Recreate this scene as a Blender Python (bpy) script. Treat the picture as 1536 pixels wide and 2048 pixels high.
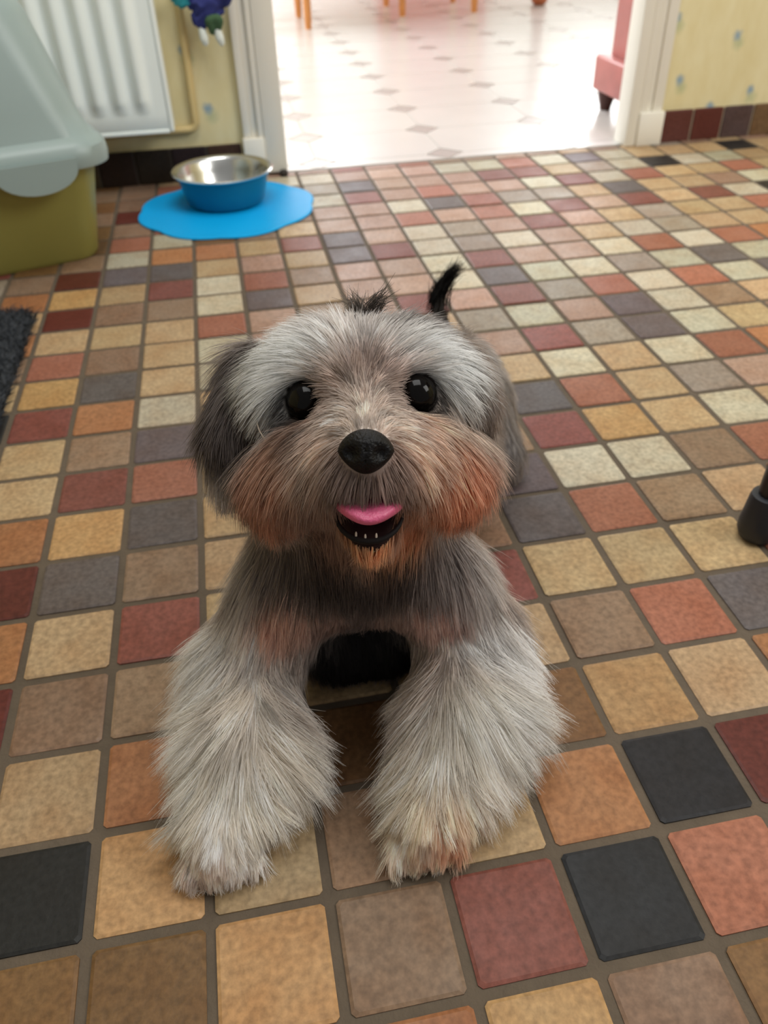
import bpy, bmesh, math, random
import numpy as np
from mathutils import Vector, Matrix, kdtree

for o in list(bpy.data.objects):
    bpy.data.objects.remove(o)
scene = bpy.context.scene
COL = scene.collection

# ------------------------------------------------------------------ camera
CAM_POS = (0.14920, -0.32828, 0.50989)
CAM_ROT = ((0.98127, 0.13816, -0.13423), (-0.19098, 0.60696, -0.77144), (-0.02511, 0.78263, 0.62198))
cam_data = bpy.data.cameras.new('camera')
cam = bpy.data.objects.new('camera', cam_data)
COL.objects.link(cam)
cam_data.sensor_fit = 'VERTICAL'
cam_data.sensor_height = 36.0
cam_data.lens = 36.0 * 1609.1 / 2048.0
cam_data.clip_start = 0.01
cam_data.dof.use_dof = True
cam_data.dof.focus_distance = 0.47
cam_data.dof.aperture_fstop = 9.0
cam.matrix_world = Matrix.Translation(CAM_POS) @ Matrix(CAM_ROT).to_4x4()
scene.camera = cam

# ------------------------------------------------------------------ light
world = bpy.data.worlds.new('world')
scene.world = world
world.use_nodes = True
world.node_tree.nodes['Background'].inputs[0].default_value = (1.0, 0.99, 0.97, 1)
world.node_tree.nodes['Background'].inputs[1].default_value = 0.30

def area_light(name, loc, target, sx, sy, energy, color):
    d = bpy.data.lights.new(name, 'AREA')
    d.shape = 'RECTANGLE'; d.size = sx; d.size_y = sy; d.energy = energy; d.color = color
    o = bpy.data.objects.new(name, d)
    COL.objects.link(o)
    o.location = loc
    o.rotation_euler = (Vector(target) - Vector(loc)).to_track_quat('-Z', 'Y').to_euler()
    return o

# daylight through the dining room windows and the kitchen window on the right, plus two added fill lights
area_light('dining_window_light', (0.1, 5.3, 1.55), (0.6, 2.4, 0.0), 2.0, 1.7, 130, (0.96, 0.98, 1.0))
area_light('dining_haze_fill', (2.55, 5.3, 1.5), (1.0, 2.0, 0.0), 1.0, 1.7, 35, (0.96, 0.98, 1.0))  # no window here: added fill that spreads haze on the right of the floor
area_light('dining_side_window_light', (-0.9, 3.8, 1.6), (1.0, 3.5, 0.0), 1.4, 1.3, 90, (0.97, 0.99, 1.0))
area_light('kitchen_window_light', (2.2, -0.4, 1.8), (0.9, 1.1, 0.2), 1.2, 1.1, 34, (1.0, 0.99, 0.96))
area_light('kitchen_top_fill', (0.45, 0.5, 2.4), (0.45, 0.5, 0.0), 1.3, 1.3, 31, (1.0, 0.99, 0.96))  # added overhead fill without a fitting, lifts the dog's brows and legs

scene.view_settings.view_transform = 'Standard'
scene.view_settings.look = 'None'
scene.view_settings.exposure = 0.0
scene.view_settings.gamma = 1.0
scene.view_settings.use_curve_mapping = False
scene.cycles.max_bounces = 10
scene.cycles.diffuse_bounces = 7
scene.cycles.transmission_bounces = 8

# ------------------------------------------------------------------ helpers
rng = random.Random(7)
nrs = np.random.RandomState(11)

def lin(c):
    def f(v):
        v = v / 255.0
        return v / 12.92 if v <= 0.04045 else ((v + 0.055) / 1.055) ** 2.4
    return (f(c[0]), f(c[1]), f(c[2]), 1.0)

def material(name, color, rough=0.5, metal=0.0, spec=0.5, noise=0.0, nscale=20.0, bump=0.0, bscale=200.0, extra=None):
    m = bpy.data.materials.new(name)
    m.use_nodes = True
    nt = m.node_tree
    b = nt.nodes['Principled BSDF']
    b.inputs['Roughness'].default_value = rough
    b.inputs['Metallic'].default_value = metal
    b.inputs['Specular IOR Level'].default_value = spec
    c = lin(color)
    b.inputs['Base Color'].default_value = c
    if noise > 0:
        tc = nt.nodes.new('ShaderNodeTexCoord')
        n = nt.nodes.new('ShaderNodeTexNoise')
        n.inputs['Scale'].default_value = nscale
        n.inputs['Detail'].default_value = 5
        nt.links.new(tc.outputs['Object'], n.inputs['Vector'])
        mix = nt.nodes.new('ShaderNodeMix'); mix.data_type = 'RGBA'
        mix.inputs[6].default_value = [v * (1 - noise) for v in c[:3]] + [1]
        mix.inputs[7].default_value = [min(1, v * (1 + noise)) for v in c[:3]] + [1]
        nt.links.new(n.outputs['Fac'], mix.inputs[0])
        nt.links.new(mix.outputs[2], b.inputs['Base Color'])
    if bump > 0:
        tc = nt.nodes.new('ShaderNodeTexCoord')
        n = nt.nodes.new('ShaderNodeTexNoise')
        n.inputs['Scale'].default_value = bscale
        nt.links.new(tc.outputs['Object'], n.inputs['Vector'])
        bp = nt.nodes.new('ShaderNodeBump')
        bp.inputs['Strength'].default_value = bump
        bp.inputs['Distance'].default_value = 0.002
        nt.links.new(n.outputs['Fac'], bp.inputs['Height'])
        nt.links.new(bp.outputs['Normal'], b.inputs['Normal'])
    if extra:
        extra(nt, b)
    return m

def mesh_obj(name, verts, faces, mat=None, parent=None, smooth=False):
    me = bpy.data.meshes.new(name)
    me.from_pydata([tuple(v) for v in verts], [], [tuple(f) for f in faces])
    me.update()
    if smooth:
        me.polygons.foreach_set('use_smooth', [True] * len(me.polygons))
    if mat:
        me.materials.append(mat)
    o = bpy.data.objects.new(name, me)
    COL.objects.link(o)
    if parent:
        o.parent = parent
    return o

def bm_obj(name, bm, mat, parent=None, smooth=True, bevel=0.0, seg=2, angle=40):
    if bevel > 0:
        es = [e for e in bm.edges if len(e.link_faces) == 2 and e.calc_face_angle(0) > math.radians(angle)]
        bmesh.ops.bevel(bm, geom=es, offset=bevel, segments=seg, profile=0.5, affect='EDGES', clamp_overlap=True)
    bmesh.ops.recalc_face_normals(bm, faces=bm.faces)
    me = bpy.data.meshes.new(name)
    bm.to_mesh(me); bm.free()
    if smooth:
        for p in me.polygons:
            p.use_smooth = True
        me.set_sharp_from_angle(angle=math.radians(42))
    me.materials.append(mat)
    o = bpy.data.objects.new(name, me)
    COL.objects.link(o)
    if parent:
        o.parent = parent
    return o

def add_box(bm, lo, hi):
    r = bmesh.ops.create_cube(bm, size=1.0)
    for v in r['verts']:
        v.co = Vector([lo[i] + (v.co[i] + 0.5) * (hi[i] - lo[i]) for i in range(3)])
    return r['verts']

def add_lathe(bm, prof, seg=32, center=(0, 0, 0), axis_m=None):
    rings = []
    for r, z in prof:
        ring = []
        if r < 1e-6:
            ring = [bm.verts.new((0, 0, z))] * seg
        else:
            for k in range(seg):
                a = 2 * math.pi * k / seg
                ring.append(bm.verts.new((r * math.cos(a), r * math.sin(a), z)))
        rings.append(ring)
    vs = set()
    for a, b in zip(rings[:-1], rings[1:]):
        for k in range(seg):
            q = [a[k], a[(k + 1) % seg], b[(k + 1) % seg], b[k]]
            u = []
            for v in q:
                if v not in u:
                    u.append(v)
            if len(u) >= 3:
                bm.faces.new(u)
    for r in rings:
        vs.update(r)
    M = Matrix.Translation(center) @ (axis_m.to_4x4() if axis_m else Matrix.Identity(4))
    for v in vs:
        v.co = M @ v.co
    return vs

def add_tube(bm, pts, rad, seg=12):
    pts = [Vector(p) for p in pts]
    rads = rad if isinstance(rad, (list, tuple)) else [rad] * len(pts)
    rings = []
    up = Vector((0.13, 0.27, 0.95))
    for i, p in enumerate(pts):
        t = (pts[min(i + 1, len(pts) - 1)] - pts[max(i - 1, 0)]).normalized()
        a = t.cross(up)
        if a.length < 1e-3:
            a = t.cross(Vector((1, 0, 0)))
        a.normalize(); b = t.cross(a)
        rings.append([bm.verts.new(p + (a * math.cos(2 * math.pi * k / seg) + b * math.sin(2 * math.pi * k / seg)) * rads[i]) for k in range(seg)])
    for a, b in zip(rings[:-1], rings[1:]):
        for k in range(seg):
            bm.faces.new((a[k], a[(k + 1) % seg], b[(k + 1) % seg], b[k]))
    bm.faces.new(rings[0][::-1]); bm.faces.new(rings[-1])

def add_prism(bm, poly, z0, z1):
    a = [bm.verts.new((x, y, z0)) for x, y in poly]
    b = [bm.verts.new((x, y, z1)) for x, y in poly]
    n = len(poly)
    bm.faces.new(a[::-1]); bm.faces.new(b)
    for k in range(n):
        bm.faces.new((a[k], a[(k + 1) % n], b[(k + 1) % n], b[k]))

def rounded_rect(w, d, r, seg=6):
    out = []
    for cx, cy, a0 in ((w - r, d - r, 0), (-w + r, d - r, 90), (-w + r, -d + r, 180), (w - r, -d + r, 270)):
        for k in range(seg + 1):
            a = math.radians(a0 + 90 * k / seg)
            out.append((cx + r * math.cos(a), cy + r * math.sin(a)))
    return out

def add_loft(bm, rings, cap0=True, cap1=True):
    vs = [[bm.verts.new(p) for p in r] for r in rings]
    n = len(vs[0])
    for a, b in zip(vs[:-1], vs[1:]):
        for k in range(n):
            bm.faces.new((a[k], a[(k + 1) % n], b[(k + 1) % n], b[k]))
    if cap0:
        bm.faces.new(vs[0][::-1])
    if cap1:
        bm.faces.new(vs[-1])

def clip_poly(poly, axis, val, keep_greater):
    out = []
    for i in range(len(poly)):
        a, b = poly[i], poly[(i + 1) % len(poly)]
        ina = (a[axis] >= val) == keep_greater
        inb = (b[axis] >= val) == keep_greater
        if ina:
            out.append(a)
        if ina != inb:
            t = (val - a[axis]) / (b[axis] - a[axis])
            out.append((a[0] + (b[0] - a[0]) * t, a[1] + (b[1] - a[1]) * t))
    return out

def thing(name, label, cat, loc=(0, 0, 0), group=None):
    o = bpy.data.objects.new(name, None)
    COL.objects.link(o)
    o.location = loc
    o.empty_display_size = 0.05
    o['label'] = label; o['category'] = cat
    if group:
        o['group'] = group
    return o

def tag(o, label, cat, group=None):
    o['label'] = label; o['category'] = cat
    if group:
        o['group'] = group
    return o

def struct(o):
    o['kind'] = 'structure'
    return o

# ------------------------------------------------------------------ kitchen floor
S = 0.075
WALL_Y = 1.53

def tile_nodes(nt, b, col_socket, rnd_socket):
    tc = nt.nodes.new('ShaderNodeTexCoord')
    off = nt.nodes.new('ShaderNodeVectorMath'); off.operation = 'MULTIPLY_ADD'
    comb = nt.nodes.new('ShaderNodeCombineXYZ')
    for i in range(3):
        nt.links.new(rnd_socket, comb.inputs[i])
    off.inputs[1].default_value = (37.0, 53.0, 71.0)
    nt.links.new(comb.outputs[0], off.inputs[0])
    nt.links.new(tc.outputs['Object'], off.inputs[2])
    big = nt.nodes.new('ShaderNodeTexNoise'); big.inputs['Scale'].default_value = 26; big.inputs['Detail'].default_value = 3
    fine = nt.nodes.new('ShaderNodeTexNoise'); fine.inputs['Scale'].default_value = 210; fine.inputs['Detail'].default_value = 5
    nt.links.new(off.outputs[0], big.inputs['Vector']); nt.links.new(off.outputs[0], fine.inputs['Vector'])
    # cloudy flashing: towards a browner, darker tone
    mr = nt.nodes.new('ShaderNodeMapRange')
    mr.inputs[1].default_value = 0.38; mr.inputs[2].default_value = 0.72; mr.inputs[3].default_value = 0; mr.inputs[4].default_value = 0.75
    nt.links.new(big.outputs['Fac'], mr.inputs[0])
    dark = nt.nodes.new('ShaderNodeMix'); dark.data_type = 'RGBA'; dark.blend_type = 'MULTIPLY'
    dark.inputs[7].default_value = (0.86, 0.74, 0.64, 1)
    nt.links.new(mr.outputs[0], dark.inputs[0]); nt.links.new(col_socket, dark.inputs[6])
    sp = nt.nodes.new('ShaderNodeMapRange')
    sp.inputs[1].default_value = 0.3; sp.inputs[2].default_value = 0.7; sp.inputs[3].default_value = 0.72; sp.inputs[4].default_value = 1.2
    nt.links.new(fine.outputs['Fac'], sp.inputs[0])
    mul = nt.nodes.new('ShaderNodeVectorMath'); mul.operation = 'SCALE'
    nt.links.new(dark.outputs[2], mul.inputs[0]); nt.links.new(sp.outputs[0], mul.inputs['Scale'])
    nt.links.new(mul.outputs[0], b.inputs['Base Color'])
    rr = nt.nodes.new('ShaderNodeMapRange')
    rr.inputs[3].default_value = 0.38; rr.inputs[4].default_value = 0.58
    nt.links.new(big.outputs['Fac'], rr.inputs[0]); nt.links.new(rr.outputs[0], b.inputs['Roughness'])
    bp = nt.nodes.new('ShaderNodeBump'); bp.inputs['Strength'].default_value = 0.25; bp.inputs['Distance'].default_value = 0.001
    nt.links.new(fine.outputs['Fac'], bp.inputs['Height']); nt.links.new(bp.outputs['Normal'], b.inputs['Normal'])

def _tile_obj(nt, b):
    oi = nt.nodes.new('ShaderNodeObjectInfo')
    tile_nodes(nt, b, oi.outputs['Color'], oi.outputs['Random'])
def _tile_attr(nt, b):
    at = nt.nodes.new('ShaderNodeAttribute'); at.attribute_name = 'tile_colour'
    v = nt.nodes.new('ShaderNodeValue')
    tile_nodes(nt, b, at.outputs['Color'], v.outputs[0])
M_TILE = material('quarry_tile', (180, 140, 100), 0.45, spec=0.22, extra=_tile_obj)
M_TILE_FAR = material('quarry_tile_rest', (180, 140, 100), 0.45, spec=0.22, extra=_tile_attr)
M_GROUT = material('grout', (92, 80, 66), 0.9, noise=0.25, nscale=60, bump=0.4, bscale=300)

bm = bmesh.new()
add_box(bm, (-1.6, -1.2, -0.03), (2.6, WALL_Y + 0.005, -0.0016))
floor = struct(bm_obj('floor', bm, M_GROUT, smooth=False))

PAL = {
 'C': (182, 174, 152), 'B': (172, 147, 113), 'Y': (172, 138, 95), 'T': (138, 113, 93), 'O': (159, 111, 76),
 'R': (152, 99, 81), 'M': (126, 75, 66), 'D': (92, 46, 38), 'G': (96, 87, 88), 'K': (38, 37, 38),
 'P': (166, 137, 120), 'N': (118, 88, 57), 'L': (147, 136, 122)}
# colours of the tiles, row by row away from the camera: (first column, letters)
ROWS = {
 -4: (-2, 'NYBTMKRT'), -3: (-2, 'NNOYOYTNK'), -2: (-2, 'DNNYTMKRN'), -1: (-2, 'BKYBTBOKDO'), 0: (-2, 'OBOBNBNYBO'), 1: (-2, 'DTTTBBBTRG'),
 2: (-2, 'OBMBTTMBBBR'), 3: (-2, 'DGTBTTTGRTB'), 4: (-2, 'OYGBTTTGCCTR'), 5: (-2, 'BMRBTTTTMYBCB'),
 6: (-3, 'TBTGBPTBPGRBLP'), 7: (-3, 'KMOCBPTBPBCBCR'), 8: (-3, 'BYGBCPTPPPMLGC'), 9: (-3, 'TRTBCPTPBLCPGCT'),
 10: (-3, 'OBBBRPTPMPMLRCR'), 11: (-3, 'BDTTCGBPPCGCCLCGC'), 12: (-3, 'OYBMCRTPPCMPPCRCR'), 13: (-3, 'TDGGBPBGMCLCPBCLBB'),
 14: (-3, 'NTCOOBMGPCLPMPBLBB'), 15: (-3, 'DNRCNTBPPRPRCMPMBMC'), 16: (-3, 'TNTRTBTPPCGRLLBGBBTC'), 17: (-3, 'NTDTRTPCMPRPPCMCRBBR'),
 18: (-3, 'TNTBTPTLGPPPMMBLCKCCB'), 19: (-3, 'NTTRTBCCPPPCCRCGCBBBKB'), 20: (-3, 'TNTBTPPTMPRTTPTBTBLTBTB')}

def tile_profile(half, ch, z0, zm, zt, inset):
    rings = []
    for h, z in ((half, z0), (half, zm), (half - inset, zt)):
        c = ch
        rings.append([(h - c, -h, z), (h, -h + c, z), (h, h - c, z), (h - c, h, z), (-h + c, h, z), (-h, h - c, z), (-h, -h + c, z), (-h + c, -h, z)])
    return rings
def tile_mesh(name, half=0.0341):
    bm = bmesh.new()
    add_loft(bm, tile_profile(half, 0.0024, -0.006, -0.0008, 0.0, 0.0022))
    me = bpy.data.meshes.new(name)
    bm.to_mesh(me); bm.free()
    me.materials.append(M_TILE)
    return me
TILE_ME = tile_mesh('tile')

Rm = np.array(CAM_ROT).T
def proj(p):
    c = Rm @ (np.array(p) - np.array(CAM_POS))
    if c[2] > -0.05:
        return None
    return (768 + 1609.1 * c[0] / -c[2], 1024 - 1609.1 * c[1] / -c[2], -c[2])

cells = []
for r in range(-16, 21):
    for c in range(-21, 35):
        x, y = (c + 0.5) * S, (r + 0.5) * S
        if x < -1.57 or x > 2.57:
            continue
        q = proj((x, y, 0))
        vis = q is not None and -90 < q[0] < 1626 and -40 < q[1] < 2140
        key = None
        if r in ROWS:
            c0, s = ROWS[r]
            if 0 <= c - c0 < len(s):
                key = s[c - c0]
        if key is None:
            key = rng.choice('CBBBTOPRMGBKBL')
        base = PAL[key]
        j = rng.uniform(0.93, 1.06)
        colr = tuple(max(0, min(255, v * j + rng.uniform(-2, 2))) for v in base)
        cells.append(((1 if vis else 0) * (1.0 / q[2] if q else 0), c, r, x, y, colr))
cells.sort(reverse=True)
rest_v, rest_f, rest_c = [], [], []
prof = None
for i, (key, c, r, x, y, colr) in enumerate(cells):
    jx, jy = rng.uniform(-0.0004, 0.0004), rng.uniform(-0.0004, 0.0004)
    rot = rng.uniform(-0.006, 0.006) + rng.choice((0, 1, 2, 3)) * math.pi / 2
    dz = rng.uniform(-0.0004, 0.0004)
    sy = 1.0
    if r == 20:                # cut tiles of the last row against the wall and the threshold
        rot, sy, y = 0.0, 0.37, 1.5016 + 0.0341 * 0.37
    if i < 300:
        o = bpy.data.objects.new('tile', TILE_ME)
        COL.objects.link(o)
        o.parent = floor
        o.location = (x + jx, y + jy, dz)
        o.rotation_euler = (rng.uniform(-0.006, 0.006), rng.uniform(-0.006, 0.006), rot)
        o.color = lin(colr)
        if r == 20:
            o.scale = (1, sy, 1)
    else:
        n0 = len(rest_v)
        for ring in tile_profile(0.0341, 0.0024, -0.006, -0.0008, 0.0, 0.0022):
            rest_v += [(x + jx + p[0], y + jy + p[1] * sy, p[2] + dz) for p in ring]
        fs = [tuple(n0 + 16 + k for k in range(8))]
        for a in (0, 8):
            for k in range(8):
                fs.append((n0 + a + k, n0 + a + (k + 1) % 8, n0 + a + 8 + (k + 1) % 8, n0 + a + 8 + k))
        rest_f += fs
        rest_c += [lin(colr)] * 24
rest = mesh_obj('small_floor_tiles', rest_v, rest_f, M_TILE_FAR, floor)
at = rest.data.color_attributes.new('tile_colour', 'FLOAT_COLOR', 'POINT')
at.data.foreach_set('color', np.array(rest_c, np.float32).ravel())
rest['kind'] = 'stuff'

# ------------------------------------------------------------------ walls
FLOWERS = [(1.179, .128), (1.298, .21), (1.359, .097), (1.267, .069), (1.147, .25), (1.43, .19), (1.52, .10), (1.41, .31), (1.25, .34),
           (.13, .138), (.10, .245), (-.02, .20), (.02, .36), (.16, .40)]
def _paper(nt, b):
    tc = nt.nodes.new('ShaderNodeTexCoord')
    n1 = nt.nodes.new('ShaderNodeTexNoise'); n1.inputs['Scale'].default_value = 14; n1.inputs['Detail'].default_value = 6
    mp = nt.nodes.new('ShaderNodeMapping'); mp.inputs['Scale'].default_value = (3, 1, 1)
    nt.links.new(tc.outputs['Object'], mp.inputs[0]); nt.links.new(mp.outputs[0], n1.inputs['Vector'])
    ramp = nt.nodes.new('ShaderNodeMix'); ramp.data_type = 'RGBA'
    ramp.inputs[6].default_value = lin((212, 196, 142)); ramp.inputs[7].default_value = lin((232, 224, 186))
    nt.links.new(n1.outputs['Fac'], ramp.inputs[0])
    n2 = nt.nodes.new('ShaderNodeTexNoise'); n2.inputs['Scale'].default_value = 90; n2.inputs['Detail'].default_value = 2
    nt.links.new(tc.outputs['Object'], n2.inputs['Vector'])
    dis = nt.nodes.new('ShaderNodeVectorMath'); dis.operation = 'MULTIPLY_ADD'
    dis.inputs[1].default_value = (0.012, 0.0, 0.012)
    nt.links.new(n2.outputs['Color'], dis.inputs[0]); nt.links.new(tc.outputs['Object'], dis.inputs[2])
    flat = nt.nodes.new('ShaderNodeVectorMath'); flat.operation = 'MULTIPLY'; flat.inputs[1].default_value = (1, 0, 1)
    nt.links.new(dis.outputs[0], flat.inputs[0])
    acc = None; acc2 = None
    for i, (x, z) in enumerate(FLOWERS):
        for k in range(2):
            d = nt.nodes.new('ShaderNodeVectorMath'); d.operation = 'DISTANCE'
            d.inputs[1].default_value = (x + 0.006 + (0.006 if k else 0), 0, z + 0.006 - (0.016 if k else 0))
            nt.links.new(flat.outputs[0], d.inputs[0])
            if k == 0:
                if acc is None: acc = d.outputs['Value']
                else:
                    m = nt.nodes.new('ShaderNodeMath'); m.operation = 'MINIMUM'
                    nt.links.new(acc, m.inputs[0]); nt.links.new(d.outputs['Value'], m.inputs[1]); acc = m.outputs[0]
            else:
                if acc2 is None: acc2 = d.outputs['Value']
                else:
                    m = nt.nodes.new('ShaderNodeMath'); m.operation = 'MINIMUM'
                    nt.links.new(acc2, m.inputs[0]); nt.links.new(d.outputs['Value'], m.inputs[1]); acc2 = m.outputs[0]
    # the same sprig goes on all over the paper
    vo = nt.nodes.new('ShaderNodeTexVoronoi'); vo.inputs['Scale'].default_value = 8.5; vo.inputs['Randomness'].default_value = 0.55
    nt.links.new(dis.outputs[0], vo.inputs['Vector'])
    sep = nt.nodes.new('ShaderNodeSeparateXYZ'); nt.links.new(tc.outputs['Object'], sep.inputs[0])
    def mth(op, a_, b_):
        m = nt.nodes.new('ShaderNodeMath'); m.operation = op
        for i_, v_ in enumerate((a_, b_)):
            if isinstance(v_, (int, float)): m.inputs[i_].default_value = v_
            else: nt.links.new(v_, m.inputs[i_])
        return m.outputs[0]
    here = mth('MULTIPLY', mth('MULTIPLY', mth('LESS_THAN', sep.outputs['Z'], 0.42), mth('GREATER_THAN', sep.outputs['X'], -0.1)), mth('LESS_THAN', sep.outputs['X'], 1.56))
    vd = mth('ADD', mth('DIVIDE', vo.outputs['Distance'], 8.5), here)
    acc = mth('MINIMUM', acc, vd)
    prev = ramp.outputs[2]
    for a, r0, r1, colr, mx in ((acc2, .004, .018, (150, 170, 130), .5), (acc, .003, .0135, (112, 150, 178), .85)):
        mr = nt.nodes.new('ShaderNodeMapRange'); mr.inputs[1].default_value = r0; mr.inputs[2].default_value = r1
        mr.inputs[3].default_value = mx; mr.inputs[4].default_value = 0
        nt.links.new(a, mr.inputs[0])
        mx_ = nt.nodes.new('ShaderNodeMix'); mx_.data_type = 'RGBA'; mx_.inputs[7].default_value = lin(colr)
        nt.links.new(mr.outputs[0], mx_.inputs[0]); nt.links.new(prev, mx_.inputs[6]); prev = mx_.outputs[2]
    nt.links.new(prev, b.inputs['Base Color'])
M_PAPER = material('flowered_wallpaper', (225, 205, 150), 0.75, extra=_paper, bump=0.1, bscale=150)
M_WHITE = material('white_gloss_paint', (236, 232, 220), 0.35, noise=0.03, nscale=8)
M_PLASTER = material('plaster', (232, 230, 224), 0.85, noise=0.03, nscale=5, bump=0.1, bscale=80)

bm = bmesh.new()
add_box(bm, (-1.6, WALL_Y, -0.03), (0.235, WALL_Y + 0.08, 2.45))
add_box(bm, (1.105, WALL_Y, -0.03), (2.6, WALL_Y + 0.04, 2.45))
add_box(bm, (0.235, WALL_Y, 2.06), (1.105, WALL_Y + 0.08, 2.45))
struct(bm_obj('wall_back', bm, M_PAPER, smooth=False))

# left wall of the kitchen, outside the picture
bm = bmesh.new()
add_box(bm, (-1.66, -1.2, -0.03), (-1.6, WALL_Y + 0.08, 2.45))
struct(bm_obj('wall_left', bm, M_PAPER, smooth=False))

bm = bmesh.new()
add_box(bm, (2.6, -1.2, -0.03), (2.66, WALL_Y + 0.04, 2.45))
struct(bm_obj('wall_right', bm, M_PAPER, smooth=False))

# door frame: jambs, architraves and plinth blocks
def frame_piece(name, boxes, bev=0.003):
    bm = bmesh.new()
    for lo, hi in boxes:
        add_box(bm, lo, hi)
    return bm_obj(name, bm, M_WHITE, None, True, bev)
fr = struct(frame_piece('trim_1', [((0.238, 1.512, 0.006), (0.282, WALL_Y + 0.085, 2.06))]))
for nm, boxes in (('architrave', [((0.196, 1.516, 0.078), (0.212, WALL_Y, 2.1)), ((0.212, 1.521, 0.078), (0.226, WALL_Y, 2.1)), ((0.226, 1.514, 0.078), (0.2378, WALL_Y, 2.1))]),
                  ('plinth_block', [((0.193, 1.508, 0.0), (0.2378, WALL_Y, 0.078))]),
                  ):
    frame_piece(nm, boxes, 0.002).parent = fr
bm = bmesh.new()
add_lathe(bm, [(0, 0), (0.008, 0), (0.009, 0.003), (0.009, 0.009), (0.006, 0.012), (0, 0.0125)], 12, (0.272, 1.505, 0.0))
bm_obj('floor_stop', bm, material('dark_rubber', (48, 42, 36), 0.7), fr)
fr2 = struct(frame_piece('trim_2', [((1.060, 1.512, 0.0), (1.086, WALL_Y + 0.045, 2.06))]))
for nm, boxes in (('architrave', [((1.0862, 1.514, 0.07), (1.102, WALL_Y, 2.1)), ((1.102, 1.521, 0.07), (1.118, WALL_Y, 2.1)), ((1.118, 1.516, 0.07), (1.142, WALL_Y, 2.1))]),
                  ('plinth_block', [((1.0862, 1.507, 0.0), (1.146, WALL_Y, 0.07))])):
    frame_piece(nm, boxes, 0.002).parent = fr2

# tiled skirting
def skirting(name, x0, x1, cols, grout):
    bm = bmesh.new()
    add_box(bm, (x0, WALL_Y - 0.006, 0.0), (x1, WALL_Y, 0.066))
    base = struct(bm_obj(name, bm, material('skirting_grout', grout, 0.9, noise=0.2, nscale=60), None, False))
    step = 0.0755
    n = int((x1 - x0) / step)
    for k in range(n):
        cx = (x0 + 0.035 + k * step) if x0 > 1 else (x1 - 0.035 - k * step)
        o = bpy.data.objects.new('skirting_tile', TILE_ME)
        COL.objects.link(o)
        o.parent = base
        o.location = (cx, WALL_Y - 0.0095, 0.0335)
        o.rotation_euler = (math.pi / 2, 0, 0)
        o.scale = (1.03, 0.99, 1)
        c = cols[k % len(cols)]
        o.color = lin(tuple(max(0, v + rng.uniform(-5, 5)) for v in c))
    return base
skirting('baseboard_right', 1.152, 1.152 + 0.0755 * 19, [(100, 58, 46), (96, 50, 40), (88, 70, 62), (112, 88, 64), (96, 54, 42), (82, 66, 58)], (150, 136, 116))
skirting('baseboard_left', 0.188 - 0.0755 * 23, 0.188, [(66, 50, 40), (44, 34, 29), (38, 31, 27), (46, 34, 28)], (62, 54, 46))  # shade on the left run is put into its darker colours

# ------------------------------------------------------------------ dining room
PX, PY, X0, Y0 = 0.295, 0.2325, 0.060, 1.58
M_OCT = material('white_floor_tile', (212, 210, 206), 0.22, noise=0.05, nscale=9)
M_DOT = material('grey_insert_tile', (172, 165, 160), 0.3, noise=0.12, nscale=40)
M_GROUT2 = material('pale_grout', (184, 179, 172), 0.9)
bm = bmesh.new()
add_box(bm, (-1.2, WALL_Y + 0.006, -0.03), (3.2, 5.6, -0.0015))
floor2 = struct(bm_obj('floor_dining', bm, M_GROUT2, smooth=False))
cut = 0.043; g = 0.0016
def poly_tile(name, poly, mat, zt):
    poly = clip_poly(poly, 1, WALL_Y + 0.008, True)
    if len(poly) < 3:
        return
    cx = sum(p[0] for p in poly) / len(poly); cy = sum(p[1] for p in poly) / len(poly)
    bm = bmesh.new()
    add_prism(bm, [(p[0] - cx, p[1] - cy) for p in poly], -0.006, zt)
    o = bm_obj(name, bm, mat, floor2, False)
    o.location = (cx, cy, 0)
for i in range(-1, 8):
    for j in range(-1, 15):
        cx, cy = X0 + PX * (i + .5), Y0 + PY * (j + .5)
        q = proj((cx, cy, 0))
        if q is None or not (380 < q[0] < 1420 and -60 < q[1] < 380):
            continue
        a, b_ = PX / 2 - g, PY / 2 - g
        c_ = cut
        poly_tile('octagon_tile', [(cx - a + c_, cy - b_), (cx + a - c_, cy - b_), (cx + a, cy - b_ + c_), (cx + a, cy + b_ - c_), (cx + a - c_, cy + b_), (cx - a + c_, cy + b_), (cx - a, cy + b_ - c_), (cx - a, cy - b_ + c_)], M_OCT, 0.0)
        dx, dy = X0 + PX * i, Y0 + PY * j
        h = cut - 0.003
        poly_tile('insert_tile', [(dx + h, dy), (dx, dy + h), (dx - h, dy), (dx, dy - h)], M_DOT, -0.0002)

bm = bmesh.new()
add_box(bm, (-1.2, 5.6, -0.03), (-0.95, 5.7, 2.45)); add_box(bm, (1.15, 5.6, -0.03), (3.2, 5.7, 2.45))
add_box(bm, (-0.95, 5.6, -0.03), (1.15, 5.7, 0.9)); add_box(bm, (-0.95, 5.6, 2.2), (1.15, 5.7, 2.45))
struct(bm_obj('wall_dining_far', bm, M_PLASTER, smooth=False))
bm = bmesh.new()
add_box(bm, (3.2, WALL_Y + 0.08, -0.03), (3.3, 5.7, 2.45))
struct(bm_obj('wall_dining_right', bm, M_PLASTER, smooth=False))
bm = bmesh.new()
add_box(bm, (1.25, 5.57, 0.0), (1.95, 5.598, 2.0))
d2 = struct(bm_obj('red_reflection_panel', bm, material('red_painted_wood', (190, 60, 56), 0.5, noise=0.1, nscale=6), None, True, 0.004))  # unseen red panel, added for its pink reflection in the floor

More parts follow.
